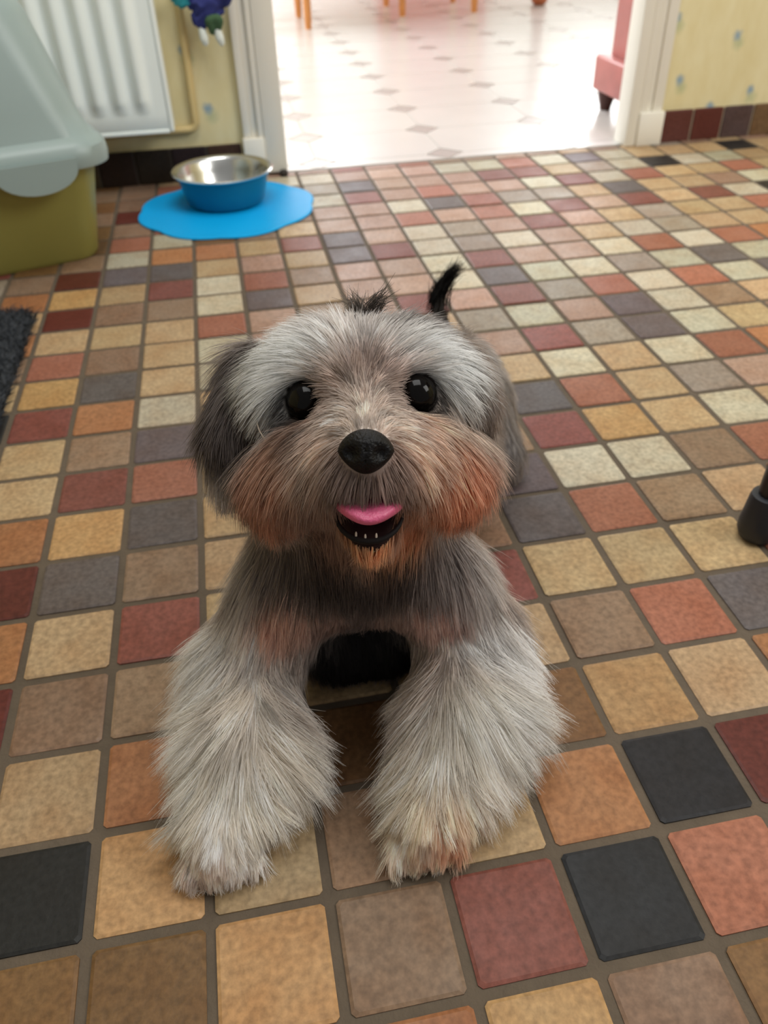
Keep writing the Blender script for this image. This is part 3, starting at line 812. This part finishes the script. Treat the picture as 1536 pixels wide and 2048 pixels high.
COAT = [
(0.2183, 0.1047, 0.3022, 0.138, 0.607, 0.783, 0.015, 0.35, 165, 160, 156),
(0.1842, 0.1022, 0.3042, -0.87, 0.392, 0.298, 0.018, 0.3, 170, 166, 162),
(0.251, 0.0964, 0.3007, 0.985, -0.038, 0.165, 0.018, 0.3, 96, 88, 84),
(0.2327, 0.0943, 0.3038, 0.734, 0.344, 0.585, 0.017, 0.35, 110, 102, 98),
(0.2016, 0.0839, 0.3015, -0.179, 0.636, 0.75, 0.018, 0.35, 176, 170, 165),
(0.1757, 0.0848, 0.2965, -0.95, 0.279, 0.141, 0.022, 0.3, 232, 232, 228),
(0.1863, 0.078, 0.2971, -0.816, 0.442, 0.372, 0.018, 0.3, 228, 228, 224),
(0.1612, 0.0823, 0.2821, -0.868, -0.211, -0.449, 0.022, 0.3, 214, 213, 208),
(0.1902, 0.0673, 0.2929, -0.367, 0.622, 0.692, 0.012, 0.3, 150, 132, 120),
(0.2324, 0.0793, 0.3001, 0.792, 0.294, 0.536, 0.018, 0.3, 212, 210, 206),
(0.2464, 0.077, 0.2964, 0.991, -0.123, 0.061, 0.022, 0.3, 236, 236, 233),
(0.2584, 0.0709, 0.2837, 0.655, -0.54, -0.528, 0.022, 0.3, 230, 230, 226),
(0.2296, 0.0662, 0.293, 0.734, 0.344, 0.585, 0.012, 0.3, 150, 132, 122),
(0.2097, 0.0657, 0.2958, 0.138, 0.607, 0.783, 0.012, 0.3, 112, 92, 82),
(0.2078, 0.0486, 0.2883, 0.138, 0.607, 0.783, 0.008, 0.3, 166, 154, 144),
(0.1913, 0.0419, 0.2821, -0.99, 0.13, -0.053, 0.01, 0.3, 172, 162, 153),
(0.2205, 0.0373, 0.2807, 0.963, -0.25, -0.103, 0.01, 0.3, 174, 164, 155),
(0.2039, 0.0279, 0.2825, 0.138, 0.607, 0.783, 0.006, 0.4, 176, 165, 155),
(0.1858, 0.0599, 0.285, -0.939, -0.101, -0.328, 0.006, 0.3, 110, 92, 82),
(0.2237, 0.0522, 0.2857, 0.887, -0.373, -0.271, 0.006, 0.3, 118, 100, 90),
(0.1707, 0.0481, 0.2711, -0.792, -0.294, -0.536, 0.012, 0.3, 112, 94, 84),
(0.2402, 0.0381, 0.2709, 0.702, -0.517, -0.49, 0.014, 0.3, 166, 148, 134),
(0.178, 0.0311, 0.2686, -0.792, -0.294, -0.536, 0.02, 0.25, 168, 150, 136),
(0.2283, 0.0226, 0.268, 0.596, -0.564, -0.571, 0.02, 0.25, 178, 154, 136),
(0.1912, 0.011, 0.2704, -0.792, -0.294, -0.536, 0.014, 0.3, 120, 104, 96),
(0.2104, 0.0084, 0.2692, 0.596, -0.564, -0.571, 0.014, 0.3, 130, 110, 100),
(0.1565, 0.046, 0.2553, -0.597, -0.438, -0.672, 0.022, 0.2, 152, 122, 104),
(0.2495, 0.0286, 0.2542, 0.356, -0.623, -0.696, 0.022, 0.2, 166, 126, 102),
(0.1457, 0.0454, 0.2349, -0.282, -0.572, -0.77, 0.018, 0.2, 150, 112, 92),
(0.2569, 0.0267, 0.2353, 0.009, -0.629, -0.778, 0.018, 0.2, 172, 118, 90),
(0.1702, 0.0291, 0.2428, -0.328, -0.558, -0.763, 0.02, 0.2, 122, 100, 88),
(0.2334, 0.0203, 0.2386, 0.057, -0.633, -0.772, 0.02, 0.2, 156, 116, 92),
(0.199, 0.005, 0.2612, -0.138, -0.607, -0.783, 0.01, 0.35, 80, 70, 66),
(0.1879, 0.0099, 0.2615, -0.493, -0.493, -0.717, 0.012, 0.3, 105, 92, 86),
(0.2125, 0.0065, 0.2599, 0.236, -0.634, -0.736, 0.012, 0.3, 112, 96, 88),
(0.1985, 0.0027, 0.2232, -0.138, -0.607, -0.783, 0.0095, 0.3, 186, 142, 108),
(0.1833, 0.0576, 0.1883, -0.282, -0.572, -0.77, 0.016, 0.2, 118, 94, 80),
(0.2308, 0.0561, 0.1807, 0.009, -0.629, -0.778, 0.016, 0.2, 172, 130, 102),
(0.1884, 0.0097, 0.221, -0.235, -0.585, -0.776, 0.0095, 0.2, 160, 124, 98),
(0.2204, 0.0526, 0.1793, -0.04, -0.623, -0.781, 0.0095, 0.2, 176, 134, 104),
(0.1436, 0.1218, 0.2715, -0.455, -0.51, -0.73, 0.028, 0.2, 86, 78, 74),
(0.129, 0.0942, 0.2526, -0.235, -0.585, -0.776, 0.02, 0.2, 72, 64, 60),
(0.1364, 0.0936, 0.2519, -0.138, -0.607, -0.783, 0.028, 0.15, 60, 52, 49),
(0.1219, 0.0846, 0.2272, -0.282, -0.572, -0.77, 0.018, 0.2, 176, 168, 160),
(0.1294, 0.0837, 0.2266, -0.089, -0.616, -0.783, 0.018, 0.2, 66, 57, 53),
(0.1552, 0.1113, 0.2856, -0.835, -0.25, -0.49, 0.022, 0.3, 150, 147, 141),
(0.1502, 0.0886, 0.2702, -0.414, -0.526, -0.742, 0.024, 0.2, 95, 84, 78),
(0.2815, 0.1153, 0.273, 0.403, -0.616, -0.677, 0.018, 0.2, 128, 118, 110),
(0.2879, 0.0994, 0.2487, 0.104, -0.635, -0.765, 0.018, 0.15, 112, 100, 92),
(0.2864, 0.0966, 0.2282, 0.009, -0.629, -0.778, 0.018, 0.15, 74, 64, 58),
(0.2728, 0.0723, 0.2695, 0.15, -0.636, -0.757, 0.024, 0.2, 95, 84, 78),
(0.2596, 0.0624, 0.2669, 0.272, -0.632, -0.725, 0.02, 0.25, 160, 146, 134),
(0.3969, 0.3743, 0.1075, 0.179, -0.636, -0.75, 0.013, 0.3, 146, 141, 137),
(0.396, 0.3476, 0.0757, 0.009, -0.629, -0.778, 0.013, 0.3, 128, 122, 118),
(0.3917, 0.3288, 0.0518, -0.04, -0.623, -0.781, 0.012, 0.2, 112, 106, 102),
(0.3863, 0.3865, 0.1253, 0.386, -0.619, -0.684, 0.012, 0.3, 150, 145, 142),
(0.1742, 0.0655, 0.1579, -0.235, -0.585, -0.776, 0.02, 0.2, 58, 50, 46),  # chest below the chin: shade put into the coat colour, next row too
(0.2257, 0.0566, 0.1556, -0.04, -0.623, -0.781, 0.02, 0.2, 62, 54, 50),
(0.2559, 0.0917, 0.2976, 0.985, -0.038, 0.165, 0.02, 0.3, 190, 188, 184),
(0.2366, 0.0723, 0.2953, 0.893, 0.178, 0.413, 0.018, 0.3, 228, 227, 223),
(0.1715, 0.0975, 0.2985, -0.928, 0.318, 0.194, 0.02, 0.3, 200, 199, 195),
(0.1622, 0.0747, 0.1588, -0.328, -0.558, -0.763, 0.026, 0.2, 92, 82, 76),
(0.1985, 0.0568, 0.1408, -0.138, -0.607, -0.783, 0.017, 0.2, 66, 58, 54),  # coat darkened here for the shade under the chin
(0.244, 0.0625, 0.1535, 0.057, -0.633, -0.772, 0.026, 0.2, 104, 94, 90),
(0.1278, 0.098, 0.1361, -0.372, -0.543, -0.753, 0.028, 0.25, 156, 149, 143),
(0.2813, 0.0757, 0.1348, 0.104, -0.635, -0.765, 0.028, 0.25, 166, 160, 155),
(0.1464, 0.0894, 0.1537, -0.328, -0.558, -0.763, 0.026, 0.2, 110, 100, 94),
(0.2627, 0.0677, 0.1454, 0.057, -0.633, -0.772, 0.026, 0.2, 125, 116, 112),
(0.1493, 0.0644, 0.1229, -0.282, -0.572, -0.77, 0.02, 0.2, 166, 138, 124),
(0.2465, 0.0499, 0.1136, 0.009, -0.629, -0.778, 0.02, 0.2, 176, 150, 140),
(0.1976, 0.0591, 0.1128, -0.138, -0.607, -0.783, 0.009, 0.2, 100, 88, 83),
(0.177, 0.0609, 0.1106, -0.138, -0.607, -0.783, 0.01, 0.2, 130, 108, 98),
(0.2217, 0.0574, 0.1043, -0.138, -0.607, -0.783, 0.01, 0.2, 135, 115, 106),
(0.0951, 0.0779, 0.0838, -0.75, -0.331, -0.572, 0.034, 0.35, 186, 182, 176),
(0.0845, 0.0492, 0.0609, -0.881, -0.194, -0.431, 0.0374, 0.35, 192, 188, 181),
(0.1147, 0.0727, 0.1002, -0.493, -0.493, -0.717, 0.0289, 0.25, 172, 166, 160),
(0.1095, 0.0297, 0.0783, -0.414, -0.526, -0.742, 0.0306, 0.3, 174, 168, 160),
(0.0955, -0.0109, 0.0616, -0.282, -0.572, -0.77, 0.0272, 0.3, 202, 196, 186),
(0.1355, 0.032, 0.0685, 0.442, -0.608, -0.659, 0.033, 0.3, 168, 160, 152),
(0.1323, 0.0031, 0.0636, 0.596, -0.564, -0.571, 0.04, 0.35, 178, 172, 163),
(0.1226, -0.0159, 0.0494, 0.478, -0.6, -0.641, 0.0289, 0.35, 196, 189, 178),
(0.0776, -0.0063, 0.0492, -0.699, -0.371, -0.611, 0.034, 0.35, 200, 195, 186),
(0.0806, 0.016, 0.0611, -0.868, -0.211, -0.449, 0.0357, 0.35, 198, 194, 187),
(0.0887, -0.0418, 0.0447, -0.187, -0.597, -0.78, 0.0132, 0.3, 206, 199, 189),
(0.0756, -0.0431, 0.04, -0.414, -0.526, -0.742, 0.012, 0.3, 206, 200, 190),
(0.1032, -0.0438, 0.0372, 0.194, -0.636, -0.747, 0.012, 0.3, 204, 198, 188),
(0.0856, -0.0581, 0.0272, -0.138, -0.607, -0.783, 0.0072, 0.25, 210, 200, 190),
(0.0763, -0.0557, 0.0265, -0.235, -0.585, -0.776, 0.0072, 0.25, 206, 192, 182),
(0.0943, -0.0579, 0.0234, -0.04, -0.623, -0.781, 0.0072, 0.25, 210, 202, 194),
(0.2925, 0.0365, 0.082, 0.623, -0.554, -0.552, 0.034, 0.35, 186, 183, 179),
(0.288, -0.001, 0.0687, 0.841, -0.421, -0.341, 0.0391, 0.35, 194, 191, 185),
(0.279, 0.0424, 0.0942, 0.277, -0.632, -0.724, 0.0289, 0.25, 172, 168, 164),
(0.2628, -0.0039, 0.079, 0.272, -0.632, -0.725, 0.0323, 0.3, 184, 180, 173),
(0.2355, -0.0188, 0.0634, -0.138, -0.607, -0.783, 0.0289, 0.3, 202, 196, 186),
(0.2265, 0.0161, 0.0639, -0.617, -0.426, -0.662, 0.03, 0.3, 172, 164, 158),
(0.221, -0.0082, 0.0532, -0.792, -0.294, -0.536, 0.04, 0.35, 186, 178, 168),
(0.2763, -0.0211, 0.0547, 0.623, -0.554, -0.552, 0.0357, 0.35, 202, 198, 190),
(0.2548, -0.0363, 0.0494, 0.478, -0.6, -0.641, 0.0323, 0.35, 204, 196, 186),
(0.2227, -0.0445, 0.0494, -0.235, -0.585, -0.776, 0.0221, 0.3, 205, 194, 178),
(0.2112, -0.0341, 0.0429, -0.617, -0.426, -0.662, 0.0238, 0.35, 204, 196, 184),
(0.2328, -0.057, 0.043, 0.057, -0.633, -0.772, 0.0187, 0.3, 206, 186, 164),
(0.2134, -0.0703, 0.0312, -0.187, -0.597, -0.78, 0.0072, 0.25, 196, 182, 166),
(0.2055, -0.0624, 0.0323, -0.282, -0.572, -0.77, 0.0084, 0.25, 204, 194, 180),
(0.226, -0.0717, 0.029, 0.009, -0.629, -0.778, 0.0084, 0.25, 196, 152, 122),
(0.2139, -0.0754, 0.019, -0.138, -0.607, -0.783, 0.006, 0.25, 190, 172, 155),
(0.3432, 0.4369, 0.1459, 0.328, 0.558, 0.763, 0.022, 0.15, 50, 46, 44),
(0.29, 0.28, 0.178, 0.4, 0.8, -0.1, 0.02, 0.3, 120, 110, 102),
(0.36, 0.4, 0.145, 0.4, 0.8, -0.3, 0.02, 0.3, 130, 120, 112),
(0.22, 0.27, 0.11, 0.1, 0.4, -0.9, 0.022, 0.3, 125, 115, 108),
(0.345, 0.25, 0.11, 0.3, 0.4, -0.9, 0.022, 0.3, 125, 115, 108),
(0.36, 0.46, 0.08, 0.2, 0.5, -0.8, 0.02, 0.3, 120, 110, 102),
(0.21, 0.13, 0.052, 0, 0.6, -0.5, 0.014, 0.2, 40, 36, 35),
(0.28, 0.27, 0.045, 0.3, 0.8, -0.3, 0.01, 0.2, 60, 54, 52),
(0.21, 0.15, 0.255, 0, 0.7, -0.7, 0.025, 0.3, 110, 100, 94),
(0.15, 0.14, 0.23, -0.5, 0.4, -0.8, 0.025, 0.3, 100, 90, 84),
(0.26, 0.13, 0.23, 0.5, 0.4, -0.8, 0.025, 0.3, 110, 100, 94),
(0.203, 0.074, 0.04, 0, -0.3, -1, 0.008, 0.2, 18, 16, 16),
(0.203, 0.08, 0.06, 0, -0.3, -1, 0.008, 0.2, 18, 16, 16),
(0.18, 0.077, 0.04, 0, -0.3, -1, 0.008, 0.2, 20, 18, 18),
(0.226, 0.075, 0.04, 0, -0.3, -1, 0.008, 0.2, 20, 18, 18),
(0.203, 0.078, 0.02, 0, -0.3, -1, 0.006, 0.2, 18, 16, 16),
]
FACE = {'eyeL': [0.1763, 0.0756, 0.2731], 'eyeR': [0.2386, 0.0658, 0.2744], 'nose': [0.2003, 0.0142, 0.2753], 'tongue': [0.2004, 0.0128, 0.2398], 'mouth': [0.1999, 0.0112, 0.2345], 'lip': [0.1992, 0.0056, 0.2274]}
TAIL = [[0.3484, 0.453, 0.1392], [0.3515, 0.4672, 0.1655], [0.3793, 0.4709, 0.1842]]
CURL_LOCK = [[0.1471, 0.0844, 0.2656], [0.1439, 0.0544, 0.2567], [0.1663, 0.049, 0.2612]]
TUFT = [([[0.2166, 0.1244, 0.29], [0.2171, 0.1269, 0.3045], [0.2101, 0.1248, 0.3132]], (120, 112, 106)), ([[0.2196, 0.1238, 0.2899], [0.2233, 0.1271, 0.306], [0.236, 0.1216, 0.3149]], (95, 88, 84))]

# ------------------------------------------------------------------ dog
AX = np.array(HEAD_AXES)          # rows: to the dog's left, down, away from the face
def smin(a, b, k):
    h = np.clip(.5 + .5 * (b - a) / k, 0, 1)
    return b * (1 - h) + a * h - k * h * (1 - h)
def sd_cap(P, a, ra, b, rb):
    a = np.array(a); b = np.array(b); ab = b - a
    t = np.clip(((P - a) @ ab) / (ab @ ab), 0, 1)
    return np.linalg.norm(P - a - t[..., None] * ab, axis=-1) - (ra + (rb - ra) * t)
def sd_ell(P, c, r):
    q = (P - np.array(c)) @ AX.T
    k0 = np.linalg.norm(q / np.array(r), axis=-1); k1 = np.linalg.norm(q / np.array(r) ** 2, axis=-1)
    return k0 * (k0 - 1) / np.maximum(k1, 1e-6)
def dog_sdf(P):
    d = np.full(P.shape[:-1], 9.)
    for p in PRIMS:
        if p[0] == 'cap':
            d = smin(d, sd_cap(P, *p[1:5]), p[5])
        elif p[0] == 'ell':
            d = smin(d, sd_ell(P, p[1], p[2]), p[3])
        else:
            d = -smin(-d, sd_ell(P, p[1], p[2]), p[3])
    return np.maximum(d, 0.0012 - P[..., 2])      # flattened where it rests on the floor

H_ = 0.0038
lo = np.array([0.02, -0.10, -0.006]); dims = np.array([0.46, 0.60, 0.33])
nn = (dims / H_).astype(int)
gx, gy, gz = [lo[i] + H_ * np.arange(nn[i]) for i in range(3)]
V = np.empty(nn)
for i in range(nn[0]):
    Y, Z = np.meshgrid(gy, gz, indexing='ij')
    V[i] = dog_sdf(np.stack([np.full_like(Y, gx[i]), Y, Z], -1))
# surface nets
sg = V < 0
cs = np.zeros(nn - 1, int)
for a in (0, 1):
    for b_ in (0, 1):
        for c in (0, 1):
            cs += sg[a:nn[0] - 1 + a, b_:nn[1] - 1 + b_, c:nn[2] - 1 + c]
act = (cs > 0) & (cs < 8)
idx = -np.ones(nn - 1, int)
cells_ = np.argwhere(act)
idx[act] = np.arange(len(cells_))
acc = np.zeros((len(cells_), 3)); cnt = np.zeros(len(cells_))
corner = [(a, b_, c) for a in (0, 1) for b_ in (0, 1) for c in (0, 1)]
for a in corner:
    for ax in range(3):
        if a[ax] == 1:
            continue
        b_ = list(a); b_[ax] = 1
        va = V[tuple((cells_ + a).T)]; vb = V[tuple((cells_ + b_).T)]
        mk = (va < 0) != (vb < 0)
        t = np.where(mk, va / np.where(mk, va - vb, 1), 0)
        p = np.array(a, float)[None, :].repeat(len(cells_), 0)
        p[:, ax] += t
        acc[mk] += p[mk]; cnt[mk] += 1
BV = lo + H_ * (cells_ + acc / cnt[:, None])
BF = []
for ax in range(3):
    o1, o2 = (ax + 1) % 3, (ax + 2) % 3
    sl0 = [slice(1, -1)] * 3; sl1 = [slice(1, -1)] * 3
    sl0[ax] = slice(0, -1); sl1[ax] = slice(1, None)
    A_ = sg[tuple(sl0)]; B_ = sg[tuple(sl1)]
    off = np.array([1, 1, 1]); off[ax] = 0
    for e, flip in ((A_ & ~B_, False), (~A_ & B_, True)):
        c = np.argwhere(e) + off
        if len(c) == 0:
            continue
        u = np.zeros(3, int); u[o1] = 1
        w = np.zeros(3, int); w[o2] = 1
        q = [idx[tuple((c - u - w).T)], idx[tuple((c - w).T)], idx[tuple(c.T)], idx[tuple((c - u).T)]]
        q = np.stack(q if not flip else q[::-1], 1)
        BF.append(q[(q >= 0).all(1)])
BF = np.concatenate(BF)

CT = np.array(COAT)
cp, cdir, clen, clift, ccol = CT[:, :3], CT[:, 3:6], CT[:, 6], CT[:, 7], np.array([lin(c)[:3] for c in CT[:, 8:11]])
ccol = ccol * np.array([0.985, 1.0, 1.03])
ccol = ccol * np.minimum(1.9, 0.92 / ccol.max(1))[:, None]
def coat_field(P):
    out = []
    for k in range(0, len(P), 20000):
        d2 = ((P[k:k + 20000, None, :] - cp[None]) ** 2).sum(-1)
        w = np.exp(-d2 / (2 * 0.0085 ** 2)) + 2e-6 / (d2 + 4e-4)
        w /= w.sum(1, keepdims=True)
        out.append(np.concatenate([w @ cdir, (w @ clen)[:, None], (w @ clift)[:, None], w @ ccol], 1))
    return np.concatenate(out)

def _coat(nt, b):
    at = nt.nodes.new('ShaderNodeAttribute'); at.attribute_name = 'coat'
    nt.links.new(at.outputs['Color'], b.inputs['Base Color'])
M_SKIN = material('dog_skin', (120, 110, 100), 0.8, spec=0.2, extra=_coat)
def _fur(nt, b):
    _coat(nt, b)
    at = nt.nodes['Attribute']
    tr = nt.nodes.new('ShaderNodeBsdfTranslucent')
    nt.links.new(at.outputs['Color'], tr.inputs['Color'])
    mx = nt.nodes.new('ShaderNodeMixShader'); mx.inputs[0].default_value = 0.5
    nt.links.new(b.outputs[0], mx.inputs[1]); nt.links.new(tr.outputs[0], mx.inputs[2])
    nt.links.new(mx.outputs[0], nt.nodes['Material Output'].inputs['Surface'])
M_FUR = material('dog_fur', (150, 140, 130), 0.55, spec=0.25, extra=_fur)

dog = thing('dog', 'small shaggy grey and white dog lying on the tiles, mouth open', 'dog', (0.2, 0.1, 0))
org = np.array([0.2, 0.1, 0.0])
eyes = [np.array(FACE['eyeL']), np.array(FACE['eyeR'])]
nose_c = np.array(FACE['nose']); mouth_c = np.array(FACE['mouth'])
right, down, fwd = AX[0], AX[1], AX[2]

body = mesh_obj('body', BV - org, BF, M_SKIN, dog, True)
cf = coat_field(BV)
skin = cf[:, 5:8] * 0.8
mq = (BV - mouth_c) @ AX.T
inm = np.clip(1.5 - np.linalg.norm(mq / np.array([.021, .017, .03]), axis=1) * 1.0, 0, .3) / .3
skin = skin * (1 - inm[:, None]) + np.array(lin((34, 16, 16))[:3]) * inm[:, None]
for e in eyes:
    k = np.clip((.0165 - np.linalg.norm(BV - e, axis=1)) / .003, 0, 1)[:, None]
    skin = skin * (1 - k) + np.array(lin((30, 24, 22))[:3]) * k
a = body.data.color_attributes.new('coat', 'FLOAT_COLOR', 'POINT')
a.data.foreach_set('color', np.concatenate([skin, np.ones((len(skin), 1))], 1).astype(np.float32).ravel())

# fur: roots scattered over the skin, combed along the coat direction
tri = np.concatenate([BF[:, [0, 1, 2]], BF[:, [0, 2, 3]]])
pa, pb, pc = BV[tri[:, 0]], BV[tri[:, 1]], BV[tri[:, 2]]
cr = np.cross(pb - pa, pc - pa); ar = np.linalg.norm(cr, axis=1) / 2
vn = np.zeros_like(BV)
for k in range(3):
    np.add.at(vn, tri[:, k], cr)
vn /= np.maximum(np.linalg.norm(vn, axis=1), 1e-12)[:, None]
mid = (pa + pb + pc) / 3
headw = np.exp(-((mid - np.array([0.205, 0.07, 0.26])) ** 2).sum(1) / (2 * .06 ** 2))
prob = ar * (0.35 + 1.5 * headw + 1.0 * (mid[:, 1] < .16)) * (mid[:, 2] > .003)
NS = 200000
pick = nrs.choice(len(tri), NS, p=prob / prob.sum())
r1, r2 = np.sqrt(nrs.rand(NS)), nrs.rand(NS)
wa, wb, wc = 1 - r1, r1 * (1 - r2), r1 * r2
ROOT = pa[pick] * wa[:, None] + pb[pick] * wb[:, None] + pc[pick] * wc[:, None]
NRM = vn[tri[pick, 0]] * wa[:, None] + vn[tri[pick, 1]] * wb[:, None] + vn[tri[pick, 2]] * wc[:, None]
NRM /= np.linalg.norm(NRM, axis=1)[:, None]
keep = np.linalg.norm(((ROOT - mouth_c) @ AX.T) / np.array([.0205, .0165, .03]), axis=1) > 1.0
for e in eyes:
    keep &= np.linalg.norm(ROOT - e, axis=1) > .0128
keep &= np.linalg.norm(((ROOT - nose_c) @ AX.T) / np.array([.0135, .0115, .02]), axis=1) > 1.0
ROOT, NRM = ROOT[keep], NRM[keep]; NS = len(ROOT)
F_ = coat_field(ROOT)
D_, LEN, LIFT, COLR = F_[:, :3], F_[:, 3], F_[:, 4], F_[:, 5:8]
for e in eyes:       # dark short hair of the eye rims
    k = np.clip((.0182 - np.linalg.norm(ROOT - e - down * .0035, axis=1)) / .0035, 0, 1)
    COLR = COLR * (1 - .85 * k[:, None]) + np.array(lin((34, 27, 24))[:3]) * .85 * k[:, None]
    LEN = LEN * (1 - .55 * k)
D_ = D_ + nrs.normal(size=D_.shape) * .10
TAN = D_ - NRM * (D_ * NRM).sum(1)[:, None]
TAN /= np.maximum(np.linalg.norm(TAN, axis=1), 1e-6)[:, None]
LIFT = np.clip(LIFT + nrs.normal(size=NS) * .08, .08, .8)
d0 = TAN * (1 - LIFT)[:, None] + NRM * LIFT[:, None]
d0 /= np.linalg.norm(d0, axis=1)[:, None]
LEN = LEN * nrs.uniform(.65, 1.15, NS)
KP = 5
tt = np.linspace(0, 1, KP)
CURL = nrs.normal(size=(NS, 3)) * .10
REL = d0[:, None, :] * tt[None, :, None] + (TAN * .25 + np.array([0, 0, -.22]) + CURL)[:, None, :] * (tt ** 2)[None, :, None]
PTS = ROOT[:, None, :] + REL * LEN[:, None, None]
# clumps
nseed = NS // 16
seeds = nrs.choice(NS, nseed, replace=False)
kd = kdtree.KDTree(nseed)
for i, s in enumerate(seeds):
    kd.insert(ROOT[s], i)
kd.balance()
near = np.array([kd.find(p)[1] for p in ROOT])
SP = PTS[seeds[near]]
legw = np.clip((.16 - ROOT[:, 2]) / .05, 0, 1)
cl = (.38 + .25 * legw) * nrs.uniform(.5, 1.2, NS)
cl *= (np.linalg.norm(SP[:, 0] - ROOT, axis=1) < .008)
PTS += (SP - PTS) * (cl[:, None] * tt[None, :] ** 1.3)[:, :, None]
PTS[:, :, 2] = np.maximum(PTS[:, :, 2], .0008 + nrs.rand(NS, 1) * .002)
cj = np.exp(nrs.normal(size=nseed) * .20)[near] * np.exp(nrs.normal(size=NS) * .08)
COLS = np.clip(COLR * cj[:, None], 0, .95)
side = np.cross(NRM, TAN) + NRM * nrs.normal(size=(NS, 1)) * .45
fur = ribbons('fur', PTS - org, M_FUR, dog, COLS, nrs.uniform(.0003, .0005, NS), side=side)
fur['kind'] = 'stuff'

# tail plume and the tuft on the crown: locks of hair along a curve
def lock(name, pts, n, spread, colr, w, flare):
    pts = np.array(pts); m_ = 8
    ts = np.linspace(0, 1, m_)
    base = np.stack([(1 - t) ** 2 * pts[0] + 2 * t * (1 - t) * pts[1] + t * t * pts[2] for t in ts])
    st_ = nrs.uniform(0, .55, n); en = np.clip(st_ + nrs.uniform(.3, .6, n), 0, 1)
    tq = st_[:, None] + (en - st_)[:, None] * np.linspace(0, 1, 6)[None]
    Q = np.stack([np.interp(tq, ts, base[:, k]) for k in range(3)], -1)
    offs = nrs.normal(size=(n, 3)) * spread
    fl = nrs.normal(size=(n, 3)) * flare
    Q += offs[:, None, :] * (1 - tq * .7)[:, :, None] + fl[:, None, :] * (np.linspace(0, 1, 6) ** 2)[None, :, None]
    c = np.array(lin(colr)[:3])[None] * np.exp(nrs.normal(size=(n, 1)) * .2)
    o = ribbons(name, Q - org, M_FUR, dog, c, w)
    o['kind'] = 'stuff'
    return o
lock('tail', TAIL, 1100, .0052, (22, 20, 20), .0007, .004)
lock('hair_curl', CURL_LOCK, 16, .0003, (200, 186, 172), .0004, .0004)
for t3, colr in TUFT:
    lock('head_tuft', t3, 240, .0042, colr, .00045, .004)

# eyes, nose, tongue, teeth
M_EYE = material('dark_eye', (10, 8, 7), 0.1, spec=0.16)
M_NOSE = material('wet_black_nose', (14, 13, 14), 0.42, spec=0.2, noise=0.3, nscale=300, bump=0.5, bscale=700)
M_TONGUE = material('pink_tongue', (206, 92, 130), 0.4, noise=0.12, nscale=150, bump=0.3, bscale=600)
M_TOOTH = material('tooth_enamel', (190, 178, 164), 0.4)
M_LIP = material('black_lip', (22, 17, 17), 0.7, spec=0.2)
def head_pt(c, x, y, z):
    return Vector(c) + Vector(right) * x + Vector(down) * y + Vector(fwd) * z
for e in eyes:
    bm = bmesh.new()
    q = bmesh.ops.create_uvsphere(bm, u_segments=32, v_segments=20, radius=.0122)
    o = bm_obj('eye', bm, M_EYE, dog); o.location = e - org
bm = bmesh.new()
q = bmesh.ops.create_icosphere(bm, subdivisions=4, radius=1.0)
for v in q['verts']:
    x, y, z = v.co
    wx = .0148 * (1 - .32 * max(0, y) - .10 * max(0, -y))
    px, py, pz = x * wx, y * .0118  , z * .0105
    for s in (-1, 1):
        dd = ((x - s * .52) / .24) ** 2 + ((y - .12) / .28) ** 2
        if z < 0:
            pz += .0050 * math.exp(-dd)
    if z < 0:
        pz += .0016 * math.exp(-(x / .08) ** 2) * (1 if y > -.2 else 0)
    v.co = head_pt(nose_c - org, px, py, pz)
bm_obj('nose', bm, M_NOSE, dog)
tc_ = np.array(FACE['tongue'])
bm = bmesh.new()
q = bmesh.ops.create_icosphere(bm, subdivisions=4, radius=1.0)
for v in q['verts']:
    x, y, z = v.co
    px = x * .0186; pz = z * .020
    py = y * .0072 + .0080 * (1 - x * x) * max(0, -z) - .0010 + .0012 * math.exp(-(x / .12) ** 2) * (1 if y < 0 else 0)
    v.co = head_pt(tc_ - org, px, py, pz + .002)
bm_obj('tongue', bm, M_TONGUE, dog)
# lower lip: a dark rim that follows the jaw
bm = bmesh.new()
lp = []
for k in range(15):
    a_ = math.pi * (k / 14)
    lp.append(head_pt(mouth_c - org, .0185 * math.cos(a_), -.002 + .0155 * math.sin(a_), .006 - .009 * math.sin(a_)))
add_tube(bm, lp, [.0008 + .0010 * math.sin(math.pi * k / 14) for k in range(15)], 10)
bm_obj('lower_lip', bm, M_LIP, dog)
for xx in (-.007, -.002, .004):
    bm = bmesh.new()
    base = head_pt(mouth_c - org, xx, .0125 - abs(xx) * .25, -.003)
    tip = head_pt(mouth_c - org, xx, .0100 - abs(xx) * .25, -.0032)
    add_tube(bm, [base, base.lerp(tip, .6), tip], [.0006, .0006, .0003], 8)
    bm_obj('tooth', bm, M_TOOTH, dog)
